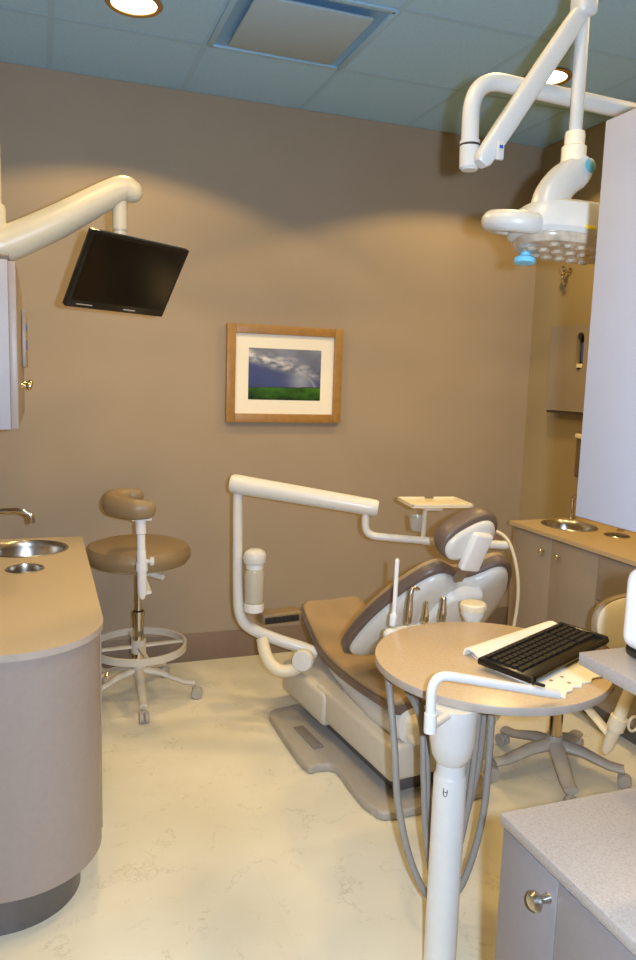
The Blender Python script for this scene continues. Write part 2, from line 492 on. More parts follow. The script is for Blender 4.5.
IX0, IX1, IY0, IY1 = -.62, .16, 1.935, 3.30
def island(inset, r=.24):
    return rrect(IX0+inset, IY0+inset, IX1-inset, IY1-inset, [.012, .012, r, r], 14)
t = thing('curved_cabinet', 'taupe island base cabinet with rounded end below the tan worktop', 'cabinet', (-.2, 2.6, 0))
bm = B(); prism(bm, island(.008), .135, .780); open_top(bm, .780); obj('body', bm, M['cab'], t)
bm = B(); prism(bm, island(.068, .2), 0, .135); obj('toe_kick', bm, M['cabdark'], t)
for y0, y1, ky, kz in ((2.19, 2.74, 2.205, .615), (2.75, 3.27, 2.79, .735)):
    bm = B(); box(bm, (IX1-.009, y0, .145), (IX1-.004, y1, .772), .002); d = obj('door', bm, M['cab'], t)
    bm = B(); knob(bm, (IX1-.004, ky, kz), (1, 0, 0), .72); obj('knob', bm, M['brass'], d)
worktop_with_holes('worktop', island(0), .781, ZT, [(-.058, 3.11, .150, .140), (-.058, 2.79, .058, .058)], [M['top'], M['tedge']], 'tan speckled worktop with curved end on the island cabinet')
basin('round_sink', (-.058, 3.11), .150, .140, .12, 'round steel basin under the chrome tap in the curved worktop')
basin('waste_chute', (-.058, 2.79), .058, .058, .07, 'small round steel waste opening in the curved worktop', 'waste hole')
t = thing('chrome_tap', 'curved chrome tap beside the basin in the island worktop', 'tap', (-.27, 3.13, ZT))
bm = B(); lathe(bm, [(0, 0), (.026, 0), (.026, .006), (.017, .012), (.015, .06), (.013, .075), (0, .075)], (-.27, 3.13, ZT+.001), 24); obj('base', bm, M['chrome'], t)
bm = B(); tube(bm, smooth([(-.27, 3.13, .87), (-.235, 3.125, .91), (-.17, 3.115, .945), (-.09, 3.10, .953), (-.045, 3.095, .938), (-.036, 3.093, .905)], 8), [.013, .012, .011, .012, .013, .014], 16); obj('spout', bm, M['chrome'], t)
bm = B(); tube(bm, smooth([(-.28, 3.14, .875), (-.31, 3.16, .91), (-.36, 3.18, .93)], 5), .006, 10, round_end=True); obj('lever', bm, M['chrome'], t)

# upper cabinet above the island
UC = t = thing('upper_cabinet', 'grey upper cabinet with a knob hanging over the island sink', 'cabinet', (-.3, 2.8, 1.325))
bm = B(); box(bm, (-.60, 2.30, 1.325), (-.076, 3.27, 1.79), .003); obj('body', bm, M['grayup'], t)
for y0, y1, ky in ((2.30, 2.78, 2.70), (2.79, 3.27, 3.16)):
    bm = B(); box(bm, (-.076, y0+.002, 1.328), (-.056, y1, 1.787), .002); d = obj('door', bm, M['cab'], t)
    bm = B(); knob(bm, (-.056, ky, 1.44), (1, 0, 0), 1.1); obj('knob', bm, M['brass'], d)
t = thing('glove_dispenser', 'narrow tan glove box holder on the door of the grey upper cabinet', 'dispenser', (-.04, 3.0, 1.47))
bm = B(); box(bm, (-.0545, 2.86, 1.50), (-.040, 3.22, 1.70), .004); obj('box', bm, M['cabr'], t)
for z0, z1 in ((1.56, 1.595), (1.63, 1.65)):
    bm = B(); box(bm, (-.0399, 2.90, z0), (-.0365, 2.93, z1), .001); obj('tab', bm, M['blue'], t, label='blue glove tab')
for zz in (1.325,):
    pass
# stand that carries the upper cabinet: spine panel rising from the worktop
bm = B(); box(bm, (-.60, 2.34, ZT+.001), (-.561, 3.26, 1.3255), .003); obj('support_panel', bm, M['grayup'], UC)

# ------------------------------------------------------------------ monitor on an arm
t = thing('monitor_mount', 'cream pivoting monitor arm rising off the grey upper cabinet', 'monitor arm', (-.17, 2.52, 1.80))
bm = B(); box(bm, (-.30, 2.38, 1.7915), (-.075, 2.60, 1.815), .004); obj('mount_plate', bm, M['cabdark'], t)
bm = B(); tube(bm, [(-.118, 2.5, 1.815), (-.118, 2.5, 2.14)], .023, 24); lathe(bm, [(0, 0), (.034, 0), (.034, .10), (.030, .11), (0, .11)], (-.118, 2.5, 1.86), 24); obj('pole', bm, M['boomc'], t)
bm = B()
tube(bm, smooth([(-.118, 2.506, 1.848), (-.10, 2.507, 1.856), (-.06, 2.51, 1.874), (.06, 2.512, 1.94), (.17, 2.515, 2.01), (.235, 2.516, 2.05), (.262, 2.516, 2.058), (.280, 2.516, 2.052)], 5), [.05, .052, .052, .049, .044, .040, .038, .034], 24, round_end=True)
obj('boom', bm, M['boomc'], t)
bm = B(); tube(bm, [(.243, 2.52, 2.04), (.245, 2.525, 1.935)], .023, 24); tube(bm, [(.245, 2.525, 1.936), (.247, 2.53, 1.87)], .020, 20); obj('drop_tube', bm, M['boomc'], t)
th, be = .629, .538
u = V((math.cos(th), math.sin(th), 0)); nh = V((math.sin(th), -math.cos(th), 0))
dn = -V((0, 0, 1))*math.cos(be)-nh*math.sin(be); nrm = dn.cross(u); nrm = nrm if nrm.dot(nh) > 0 else -nrm
c = V((.277, 2.516, 1.791))
XF = Matrix.Translation(c) @ Matrix((u, -dn, nrm)).transposed().to_4x4()
t = thing('monitor', 'black flat monitor tilted down at the end of the cream arm', 'monitor', c)
bm = B(); box(bm, (-.20, -.124, -.022), (.20, .124, -.002), .004, xf=XF); box(bm, (-.15, -.09, -.038), (.15, .09, -.021), .01, xf=XF); obj('housing', bm, M['black'], t)
bm = B(); box(bm, (-.188, -.098, -.0025), (.188, .113, -.0008), xf=XF); obj('screen', bm, M['screen'], t)
bm = B()
box(bm, (.02, -.114, -.0025), (.07, -.110, -.0012), xf=XF); obj('button_strip', bm, M['gray2'], t)
bm = B(); box(bm, (-.165, -.1125, -.0025), (-.105, -.1095, -.0012), xf=XF); obj('badge', bm, M['gray2'], t)
bm = B(); tube(bm, [XF @ V((.0, .075, -.038)), XF @ V((-.015, .10, -.075)), V((.247, 2.545, 1.872))], .013, 14); obj('mount_bracket', bm, M['boomc'], t)

# ------------------------------------------------------------------ operator stool (tan) by the back wall
def star_base(t, c, rad, angs, zh, zr, m, caster=True, w=.018, hs=1., mw=None, world=True):
    cx, cy = c
    bm = B(); lathe(bm, [(0, zh+.035), (.030, zh+.035), (.036, zh), (.030, zh-.03), (0, zh-.03)], (cx, cy, 0), 24); obj('hub', bm, m, t)
    for a in angs:
        d = V((math.cos(a), math.sin(a), 0)); s = V((-d.y, d.x, 0)); bm = B()
        rings = []
        for q, zz, ww, hh in ((.02, zh, w*1.25, .017), (.4, (zh*.72+zr*.28), w*1.1, .015), (.8, zr*.94+zh*.06, w*.95, .012), (1., zr, w*.9, .011)):
            p = V((cx, cy, zz))+d*rad*q
            rings.append([p+s*(ww*math.cos(2*PI*k/12))+V((0, 0, hs*hh*math.sin(2*PI*k/12))) for k in range(12)])
        loft(bm, rings); leg = obj('leg', bm, m, t)
        p = V((cx, cy, 0))+d*rad*.985
        if caster:
            bm = B(); box(bm, p+V((-.006, -.006, .05)), p+V((.006, .006, zr)), .002)
            for e in (-1, 1):
                lathe(bm, [(0, -.009), (.022, -.009), (.026, -.005), (.026, .005), (.022, .009), (0, .009)], p+s*(e*.012)+V((0, 0, .0265))+d*.01, 20, s)
            box(bm, p+V((-.012, -.012, .034)), p+V((.012, .012, .054)), .004)
            obj('caster', bm, mw or m, leg)

sx, sy = .408, 3.42
t = thing('operator_stool', 'tan round dental stool with foot ring, standing by the plain wall behind the island', 'stool', (sx, sy, 0))
star_base(t, (sx, sy), .262, [math.radians(a) for a in (-92, -16, 56, 128, 200)], .14, .075, M['gray'], mw=M['gray2'])
bm = B(); tube(bm, [(sx, sy, .15), (sx, sy, .40)], .024, 24); lathe(bm, [(.024, 0), (.028, 0), (.028, .022), (.024, .022)], (sx, sy, .395), 24); obj('outer_column', bm, M['chrome'], t)
bm = B(); tube(bm, [(sx, sy, .40), (sx, sy, .62)], .014, 20); obj('piston', bm, M['chrome'], t)
bm = B()
R = .212; zr_ = .252
rings = []
for k in range(48):
    a = 2*PI*k/48; d = V((math.cos(a), math.sin(a), 0)); p = V((sx, sy, zr_))+d*R
    rings.append([p+d*.006+V((0, 0, .016)), p-d*.006+V((0, 0, .016)), p-d*.006-V((0, 0, .016)), p+d*.006-V((0, 0, .016))])
rv = [[bm.verts.new(p) for p in r] for r in rings]
for i in range(48):
    for k in range(4): bm.faces.new((rv[i][k], rv[i][(k+1) % 4], rv[(i+1) % 48][(k+1) % 4], rv[(i+1) % 48][k]))
for a in (5, 95, 185, 275):
    a = math.radians(a); d = V((math.cos(a), math.sin(a), 0)); s = V((-d.y, d.x, 0))
    p, q = V((sx, sy, zr_))+d*.02, V((sx, sy, zr_))+d*.207
    loft(bm, [[p+s*.011+V((0, 0, .006)), p-s*.011+V((0, 0, .006)), p-s*.011-V((0, 0, .006)), p+s*.011-V((0, 0, .006))], [q+s*.008+V((0, 0, .005)), q-s*.008+V((0, 0, .005)), q-s*.008-V((0, 0, .005)), q+s*.008-V((0, 0, .005))]])
lathe(bm, [(.025, -.03), (.034, -.03), (.034, .03), (.025, .03)], (sx, sy, zr_), 24)
obj('foot_ring', bm, M['gray'], t)
bm = B(); lathe(bm, [(0, 0), (.18, .0), (.215, .010), (.233, .036), (.233, .058), (.217, .084), (.18, .097), (.08, .099), (0, .098)], (sx, sy, .640), 48); obj('seat', bm, M['uph2'], t)
bm = B(); lathe(bm, [(0, -.010), (.10, -.008), (.17, .004), (.19, .012), (0, .012)], (sx, sy, .630), 40)
tube(bm, [(sx, sy-.02, .613), (sx-.002, sy-.20, .603), (sx-.004, 3.095, .595)], .014, 12, squash=(.6, 1.4)); tube(bm, [(sx+.02, sy-.02, .603), (sx+.09, sy-.12, .60)], .012, 10)
obj('seat_pan', bm, M['whitep'], t)
py_ = 3.075
bm = B(); tube(bm, [(0.3820, py_, .585), (0.3810, py_, .60), (0.3800, py_, .70), (0.3780, py_, .775)], [.012, .019, .020, .019], 18, round_end=True)
tube(bm, [(0.3800, py_, .695), (0.3800, py_, .73)], .024, 18); tube(bm, [(0.3780, py_, .775), (0.3760, py_, .855)], .017, 16)
tube(bm, [(0.3760, py_, .850), (0.3750, py_, .905)], .021, 18); box(bm, (.338, py_-.02, .904), (.418, py_+.02, .914), .004)
pst = obj('back_post', bm, M['whitep'], t)
bm = B(); tube(bm, [(.398, py_-.004, .735), (.414, py_-.01, .735)], .008, 12); lathe(bm, [(0, 0), (.016, 0), (.018, .004), (.018, .012), (.014, .016), (0, .016)], (.412, py_-.01, .735), 16, (1, -.2, 0)); obj('knob', bm, M['whitep'], pst)
bm = B(); lathe(bm, [(.0175, 0), (.0185, .002), (.0185, .012), (.0175, .014)], (0.3765, py_, .848), 16); obj('collar', bm, M['rubber'], pst)
bm = B()
pts = smooth([(.392, 3.045, .953), (.350, 3.052, .953), (.305, 3.09, .956), (.265, 3.155, .960), (.285, 3.225, .965), (.34, 3.262, .970), (.375, 3.262, .972)], 6)
tube(bm, pts, [.040, .044, .046, .046, .044, .042, .036], 20, round_end=True, squash=(1.0, .72))
for v in bm.verts: pass
obj('backrest', bm, M['uph2'], t)

# ------------------------------------------------------------------ dental chair (local axes: +y to the foot end)
CO, CR = V((1.338, 2.6, 0)), math.radians(6)
t = thing('dental_chair', 'tan reclined dental patient chair with white shell and grey base', 'dental chair', CO, CR)
chair = t
bm = B()
pl = smooth([(p[0], p[1], 0) for p in [(-.372, .46), (-.335, .505), (-.20, .51), (0, .50), (.20, .50), (.27, .49), (.30, .44), (.30, .05), (.265, .0), (.20, -.03), (.175, -.10), (.175, -.32), (.14, -.40), (0, -.41), (-.27, -.40), (-.318, -.345), (-.328, -.26), (-.310, -.09), (-.318, -.03), (-.36, -.012), (-.412, .03), (-.372, .46)]], 4)[:-1]
prism(bm, [(p.x, p.y) for p in pl], .0, .034, .010, 3); obj('base_plate', bm, M['gray2'], t, world=False)
bm = B(); box(bm, (-.33, .10, .034), (-.285, .30, .040), .003); obj('foot_pedal', bm, M['pedal'], t, world=False)
bm = B(); box(bm, (-.20, -.30, .034), (.14, .48, .105), .01); obj('shade_gap_plinth', bm, M['cabdark'], t, world=False)  # dark tone paints the shadow gap between covers and base plate
bm = B(); box(bm, (-.275, .14, .095), (.21, .56, .235), .022, 4); obj('rear_cover', bm, M['gray'], t, world=False)
bm = B(); box(bm, (-.262, -.36, .112), (.175, .24, .245), .018, 4); obj('front_cover', bm, M['gray'], t, world=False)
bm = B(); box(bm, (-.20, -.40, .246), (.17, .0, .345), .03, 4); obj('seat_support', bm, M['cream'], t, world=False)
bm = B()
for i, (y0, y1) in enumerate(((.02, .05),)): tube(bm, [(-.19, .12, .24), (-.13, .02, .33)], .014, 10)
obj('lift_link', bm, M['gray2'], t, world=False)
# profile of the seat: y, half width, top z
SP = [(.62, .155, .478), (.605, .168, .468), (.52, .176, .425), (.42, .186, .385), (.30, .198, .365), (.15, .215, .368), (0, .232, .382), (-.15, .245, .398), (-.30, .252, .415), (-.345, .248, .418)]
def dense(P, n=5):
    q = smooth([V(p) for p in P], n); return [(p.x, p.y, p.z) for p in q]
SD = dense(SP)
bm = B(); loft(bm, [slab_ring(y, hw-.012-(0.02 if i in (0, len(SD)-1) else 0), z, .052 if 0 < i < len(SD)-1 else .02, 32, .010) for i, (y, hw, z) in enumerate(SD)]); obj('seat_cushion', bm, M['uph'], t, world=False, angle=60)
bm = B(); loft(bm, [slab_ring(y, hw, z-.024, .052 if 0 < i < len(SD)-1 else .025, 32, .012) for i, (y, hw, z) in enumerate(SD)]); obj('seat_trim', bm, M['trim'], t, world=False, angle=60)
SH = dense([(.50, .10, .372, .03), (.42, .15, .345, .03), (.30, .18, .326, .035), (.15, .205, .328, .06), (0, .222, .342, .085), (-.15, .234, .358, .11), (-.30, .240, .376, .13), (-.345, .23, .378, .12)]) if False else None
bm = B()
rg = []
for y, hw, z in SD:
    if y > .52: continue
    k = (.52-y)/.865
    th_ = .03+.115*min(1, k*1.35)
    rg.append(slab_ring(y, hw-.022, z-.042, th_, 32, 0))
loft(bm, rg); obj('seat_shell', bm, M['white'], t, world=False, angle=60)
# backrest
hip = V((.012, -.035, .50)); sho = V((-.004, -.395, .875))
ay = (sho-hip).normalized(); ax = V((1, 0, 0)); ax = (ax-ay*ax.dot(ay)).normalized(); an = ax.cross(ay); an = an if an.y < 0 else -an   # an points out of the back
half = [(0, -.06), (.18, -.058), (.268, -.035), (.302, .02), (.306, .12), (.292, .24), (.258, .36), (.212, .455), (.168, .515), (.120, .532), (.075, .510), (.038, .484), (0, .475)]
sp = smooth([(a, b, 0) for a, b in half], 5)
outl = [(p.x, p.y) for p in sp]; outl = outl+[(-x, y) for x, y in reversed(outl[1:-1])]
bm = B(); dome_outline(bm, outl, hip, ax, ay, -an, [(.955, .018), (.975, .020), (.985, .026), (.985, .032), (.975, .038), (.945, .042), (.80, .042), (.4, .038), (.1, .036)]); obj('back_cushion', bm, M['uph'], t, world=False, angle=60)
bm = B(); dome_outline(bm, outl, hip, ax, ay, an, [(1.0, -.022), (1.012, -.018), (1.012, .010), (.995, .014), (.9, .014)]); obj('back_trim', bm, M['trim'], t, world=False, angle=60)
bm = B(); dome_outline(bm, outl, hip-ay*.004, ax, ay, an, [(.945, .008), (.94, .024), (.915, .034), (.80, .046), (.55, .058), (.25, .062), (.05, .062)]); obj('back_shell', bm, M['white'], t, world=False, angle=60)
bm = B(); o2 = [(p.x, p.y) for p in smooth([(.0, .05, 0), (.10, .06, 0), (.125, .14, 0), (.10, .30, 0), (.075, .43, 0), (.03, .445, 0), (-.03, .445, 0), (-.075, .43, 0), (-.10, .30, 0), (-.125, .14, 0), (-.10, .06, 0), (0, .05, 0)], 4)[:-1]]
dome_outline(bm, o2, hip, ax, ay, an, [(1., .035), (1., .066), (.97, .080), (.9, .084)]); obj('back_cover', bm, M['whitep'], t, world=False, angle=60)
# headrest
stem0 = hip+ay*.40+an*.05; hc = V((-.064, -.455, 1.000))
hy = V((0, -.30, .95)).normalized(); hx0 = V((1, 0, 0)); hn = hx0.cross(hy); hn = hn if hn.y < 0 else -hn
ro = math.radians(27); hx = hx0*math.cos(ro)+hy*math.sin(ro); hyy = hy*math.cos(ro)-hx0*math.sin(ro)
ho = [(.110*math.copysign(abs(math.cos(a))**.8, math.cos(a)), .066*math.copysign(abs(math.sin(a))**.8, math.sin(a))) for a in [2*PI*k/40 for k in range(40)]]
bm = B(); dome_outline(bm, ho, hc, hx, hyy, hn, [(.80, -.055), (.93, -.048), (1., -.030), (1.02, -.008), (1., .010), (.94, .018), (.8, .02)]); obj('headrest_cushion', bm, M['trim'], t, world=False, angle=60)
bm = B(); ho2 = [(x*.87-.007, y*.82-.007) for x, y in ho]; dome_outline(bm, ho2, hc, hx, hyy, hn, [(1., .016), (1., .024), (.95, .032), (.7, .036)]); obj('headrest_plate', bm, M['white'], t, world=False, angle=60)
XH = Matrix.Translation(hc) @ Matrix((hx0, hy, hn)).transposed().to_4x4() @ Matrix.Rotation(math.radians(-10), 4, 'Z')
bm = B(); box(bm, (-.020, -.108, .028), (.058, .030, .060), .010, 3, xf=XH); obj('headrest_bracket', bm, M['whitep'], t, world=False)
q0, q1 = XH @ V((.020, -.085, .036)), hip+ay*.478+an*.03
q1.x = q0.x+.012
bm = B(); sx_ = V((.017, 0, 0)); sz_ = V((0, .006, .004)); loft(bm, [[p+sx_+sz_, p-sx_+sz_, p-sx_-sz_, p+sx_-sz_] for p in (q0, q1)]); obj('headrest_stem', bm, M['uph2'], t, world=False)
# arm-side bracket at the foot end with a ribbed insert
bm = B(); box(bm, (-.365, .575, .395), (-.17, .66, .445), .012, 3); obj('foot_bracket', bm, M['uph2'], t, world=False)
bm = B()
for k in range(14): box(bm, (-.352+k*.0115, .568, .405), (-.345+k*.0115, .580, .428), .001, 1)
box(bm, (-.355, .571, .402), (-.19, .578, .431), .002); obj('ribbed_insert', bm, M['rubber'], t, world=False)

# ------------------------------------------------------------------ assistant arm mounted under the foot end
t = thing('instrument_swing_mount', 'cream swing arm with tray holder rising beside the foot of the dental chair', 'swing arm', (.79, 3.10, .36))
bm = B(); tube(bm, fillet([(1.125, 2.985, .300), (1.075, 3.02, .318), (.93, 3.08, .362), (.80, 3.10, .43), (.787, 3.10, .60), (.782, 3.10, 1.01)], .11, 8), [.026, .026, .026, .025, .023, .022, .021], 20); obj('post', bm, M['white'], t)
bm = B()
A0, A1 = V((.762, 3.10, 1.043)), V((1.305, 2.84, .967))
d = (A1-A0).normalized()
tube(bm, [A0-d*.012, A0+d*.0, A0+d*.02, A1-d*.02, A1, A1+d*.01], [.034, .040, .041, .036, .035, .030], 24); obj('boom', bm, M['white'], t)
bm = B(); tube(bm, fillet([(1.268, 2.855, .955), (1.268, 2.855, .85), (1.38, 2.80, .845), (1.52, 2.76, .835)], .06, 8), .016, 16); obj('link_tube', bm, M['white'], t)
bm = B(); tube(bm, [(1.50, 2.77, .836), (1.60, 2.72, .835), (1.80, 2.62, .835)], .018, 14, round_end=True); obj('holder_bar', bm, M['white'], t)
bm = B(); tube(bm, [(1.495, 2.77, .84), (1.500, 2.77, .985)], .010, 12); obj('tray_stem', bm, M['cream'], t)
bm = B(); th_ = math.radians(-8)
XT = Matrix.Translation(V((1.525, 2.74, .994))) @ Matrix.Rotation(th_, 4, 'Z')
box(bm, (-.13, -.10, 0), (.13, .10, .008), .003, xf=XT)
for lo, hi in (((-.13, -.10, .006), (.13, -.092, .016)), ((-.13, .092, .006), (-.01, .10, .016)), ((.03, .092, .006), (.13, .10, .016)), ((-.13, -.10, .006), (-.122, .10, .016)), ((.122, -.10, .006), (.13, .10, .016))): box(bm, lo, hi, .002, xf=XT)
box(bm, (-.06, -.05, -.02), (.02, .05, 0), .006, xf=XT)
obj('tray', bm, M['cream'], t)
# curved handle tube with a round pivot cap under the chair
bm = B(); tube(bm, smooth([(.892, 3.06, .365), (.895, 3.03, .32), (.91, 3.0, .278), (.945, 2.97, .250), (1.0, 2.95, .255), (1.035, 2.94, .285)], 7), .027, 18); ht = obj('pivot_tube', bm, M['cream'], t)
bm = B(); lathe(bm, [(0, -.022), (.043, -.022), (.047, -.014), (.047, .014), (.041, .024), (0, .028)], (1.035, 2.925, .303), 28, (-.55, -.8, .12)); obj('pivot_cap', bm, M['white'], t)

t = thing('water_bottle', 'clear milky water bottle with white cap hanging on the swing arm post', 'bottle', (.842, 3.08, .48))
bx, by = .853, 3.065
def fat(bm, k=1.22):
    for v in bm.verts: v.co = V((bx+(v.co.x-bx)*k, by+(v.co.y-by)*k, v.co.z-.004))
bm = B(); lathe(bm, [(0, .50), (.030, .498), (.033, .51), (.034, .62), (.036, .66), (.030, .685), (.024, .69), (.024, .695), (0, .695)], (bx, by, 0), 28); fat(bm); obj('body', bm, M['clear'], t)
bm = B(); lathe(bm, [(0, .496), (.034, .496), (.035, .505), (.035, .53), (.0335, .532)], (bx, by, 0), 28); fat(bm); obj('base_cup', bm, M['whitep'], t)
bm = B(); lathe(bm, [(.03, .682), (.031, .695), (.031, .705), (.028, .708)], (bx, by, 0), 28); fat(bm); obj('neck_ring', bm, M['whitep'], t)
bm = B(); lathe(bm, [(0, .708), (.036, .708), (.039, .714), (.039, .745), (.034, .758), (.02, .768), (0, .770)], (bx, by, 0), 28); fat(bm); tube(bm, [(bx-.03, by+.005, .725), (.818, 3.085, .725)], .014, 12); obj('cap', bm, M['white'], t)

# tools held by the assistant arm
def tool(name, label, cat, pts, rs, m, hose=None, hr=.005, hm=None, group=None):
    t = thing(name, label, cat, pts[0], 0, group)
    bm = B(); tube(bm, smooth(pts, 5), rs, 14, round_end=True); obj('handle', bm, m, t)
    if hose:
        bm = B(); tube(bm, smooth(hose, 8), hr, 10); obj('hose', bm, hm or M['hose'], t)
    return t
tool('suction_handpiece', 'cream suction handpiece with looping hose behind the headrest', 'dental suction tool', [(1.68, 2.655, .858), (1.685, 2.645, .89), (1.69, 2.635, .925)], [.012, .011, .007], M['cream'],
     [(1.69, 2.65, .88), (1.735, 2.62, .90), (1.775, 2.56, .86), (1.80, 2.52, .72), (1.80, 2.52, .55), (1.76, 2.53, .38), (1.66, 2.56, .22), (1.62, 2.58, .16)], .007, M['hosew'])
tool('suction_valve', 'white suction valve lying in the swing arm holder behind the headrest', 'dental suction tool', [(1.60, 2.715, .872), (1.63, 2.66, .88), (1.655, 2.60, .89)], [.016, .015, .010], M['whitep'])
t = thing('plastic_cup', 'translucent yellowish cup under the raised tray on the swing arm', 'cup', (1.50, 2.835, .866))
bm = B(); lathe(bm, [(0, .838), (.026, .838), (.030, .842), (.038, .90), (.037, .90), (.029, .846), (0, .844)], (1.500, 2.835, .028), 24); obj('body', bm, M['clear'], t)

# ------------------------------------------------------------------ delivery table on a white post
TZ = .76; TC = (1.135, 1.688); TR = .312
t = thing('delivery_table', 'round maple instrument table on a white post beside the dental chair', 'table', (.918, 1.502, 0))
PX, PY = .918, 1.502
bm = B()
prism(bm, [(TC[0]+TR*math.cos(2*PI*k/72), TC[1]+TR*math.sin(2*PI*k/72)) for k in range(72)], TZ-.022, TZ, .003, 2)
for f in bm.faces: f.material_index = 0 if f.normal.z > .5 else 1
bmesh.ops.recalc_face_normals(bm, faces=bm.faces[:])
for f in bm.faces: f.material_index = 0 if abs(f.normal.z) > .9 and f.calc_center_median().z > TZ-.01 else 1
obj('tabletop', bm, [M['tabletop'], M['tedge']], t)
bm = B(); lathe(bm, [(0, 0), (.055, 0), (.055, .012), (.045, .02), (.040, .03), (.040, .555), (.0375, .561), (.0355, .565), (.0355, .592), (.040, .597), (.048, .612), (.055, .65), (.0585, TZ-.0225), (0, TZ-.0225)], (PX, PY, 0), 36); pst = obj('post', bm, M['white'], t)
bm = B()
for pts_ in ([(-.004, .010, 0), (-.0045, -.002, 0), (-.003, -.008, 0), (0, -.0098, 0), (.003, -.008, 0), (.0045, -.002, 0), (.0048, .008, 0)], [(-.0045, .001, 0), (.0045, .001, 0)]):
    tube(bm, smooth(pts_, 4), .0009, 6)
dv = V((-PX, -PY, 0)).normalized(); dv = (Matrix.Rotation(math.radians(-14), 3, 'Z') @ dv)
XM = Matrix.Translation(V((PX, PY, .531))+dv*.0403) @ Matrix((V((-dv.y, dv.x, 0)), V((0, 0, 1)), dv)).transposed().to_4x4()
for v in bm.verts: v.co = XM @ v.co
obj('post_mark', bm, M['rubber'], pst)
bm = B(); HB = fillet([(.786, 1.38, .745), (.783, 1.38, .876), (1.125, 1.39, .783)], .05, 10)
tube(bm, HB, .0108, 16); tube(bm, [(.786, 1.38, .742), (.7855, 1.38, .785)], .0140, 16); tube(bm, [(.788, 1.385, .750), (.885, 1.472, .728)], .010, 12); obj('swing_handle', bm, M['whitep'], t)
bm = B(); tube(bm, [(1.055, 1.384, .821), (1.080, 1.384, .812)], .004, 8); obj('handle_clip', bm, M['rubber'], t)
# holder bar at the far rim
bm = B(); HBAR = [(.985, 2.005, .732), (1.06, 2.034, .725), (1.13, 2.046, .718), (1.22, 2.042, .712), (1.31, 2.022, .708)]
tube(bm, smooth(HBAR, 6), .020, 16, round_end=True)
for p in ((1.245, 1.965), (1.30, 1.95)): box(bm, (p[0]-.02, p[1]-.07, TZ-.034), (p[0]+.02, p[1]+.07, TZ-.0225), .003)
obj('holder_bar', bm, M['white'], t)
bm = B(); box(bm, (1.32, 1.56, TZ-.06), (1.41, 1.62, TZ-.0225), .006); box(bm, (1.38, 1.56, TZ-.10), (1.41, 1.62, TZ-.05), .006); obj('side_bracket', bm, M['whitep'], t)

# instruments standing in the holder, each with its hose
def hose_path(x0, y0, xb, yb, zb, x1, y1):
    return [(x0, y0, .735), (x0-.005, y0-.03, .66), (xb-.045, yb+.05, .40), (xb-.01, yb+.01, zb+.07), (xb+.045, yb, zb), (xb+.115, yb, zb+.08), (x1, y1, .40), (x1+.002, y1, .62), (x1+.002, y1+.01, .735)]
IG = 'instruments in the delivery table holder'
tool('air_syringe', 'tall white-tipped syringe standing in the table holder', 'dental instrument', [(.998, 2.012, .764), (1.000, 2.012, .79), (1.001, 2.012, .805), (1.003, 2.012, .960)], [.011, .012, .007, .0066], M['whitep'],
     [(.998, 2.012, .698), (.92, 1.93, .69), (.885, 1.80, .69), (.872, 1.72, .55), (.875, 1.68, .38), (.91, 1.65, .22), (.97, 1.63, .12), (1.04, 1.62, .15), (1.095, 1.62, .33), (1.105, 1.62, .55), (1.10, 1.62, .73)], .0095)
tool('curved_handpiece', 'steel handpiece with a hooked tip in the table holder', 'dental instrument', [(1.063, 2.036, .757), (1.064, 2.036, .79), (1.067, 2.036, .846), (1.078, 2.036, .864), (1.095, 2.036, .858)], [.010, .011, .0085, .005, .004], M['steel'],
     [(1.063, 2.036, .682), (.97, 1.95, .66), (.955, 1.74, .60), (.945, 1.68, .45), (.95, 1.66, .30), (.98, 1.64, .13), (1.02, 1.64, .17), (1.06, 1.64, .35), (1.075, 1.64, .55), (1.08, 1.64, .73)], .0085)
tool('short_handpiece', 'shortest slim handpiece with a cream tip in the table holder', 'dental instrument', [(1.128, 2.046, .751), (1.129, 2.046, .77), (1.129, 2.046, .812)], [.010, .009, .004], M['brass'],
     [(1.128, 2.046, .686), (1.02, 1.95, .66), (.98, 1.76, .58), (.97, 1.70, .42), (.975, 1.68, .24), (1.00, 1.68, .10), (1.04, 1.68, .18), (1.075, 1.68, .38), (1.085, 1.68, .58), (1.09, 1.68, .73)], .0085)
tool('straight_handpiece', 'straight steel handpiece beside the cream cup in the table holder', 'dental instrument', [(1.188, 2.046, .748), (1.189, 2.046, .77), (1.190, 2.046, .818)], [.011, .012, .008], M['steel'],
     [(1.188, 2.046, .682), (1.09, 1.95, .66), (1.03, 1.76, .60), (1.01, 1.72, .42), (1.015, 1.72, .22), (1.04, 1.72, .12), (1.09, 1.72, .22), (1.135, 1.72, .40), (1.15, 1.72, .58), (1.155, 1.72, .73)], .0085)
t = thing('holder_cup', 'white cup with a cream ribbed top on the table holder', 'cup', (1.285, 2.03, .7345))
bm = B(); lathe(bm, [(0, .7345), (.020, .7345), (.024, .740), (.037, .765), (.038, .778), (0, .778)], (1.288, 2.03, 0), 32); obj('body', bm, M['white'], t)
bm = B(); lathe(bm, [(.0, .778), (.0385, .778), (.041, .782), (.041, .798), (.037, .803), (.030, .804), (0, .803)], (1.288, 2.03, 0), 40)
for k in range(20):
    a = 2*PI*k/20; box(bm, (1.288+.039*math.cos(a)-.002, 2.03+.039*math.sin(a)-.002, .782), (1.288+.039*math.cos(a)+.003, 2.03+.039*math.sin(a)+.003, .798), .001, 1)
obj('ribbed_pad', bm, M['cream'], t)

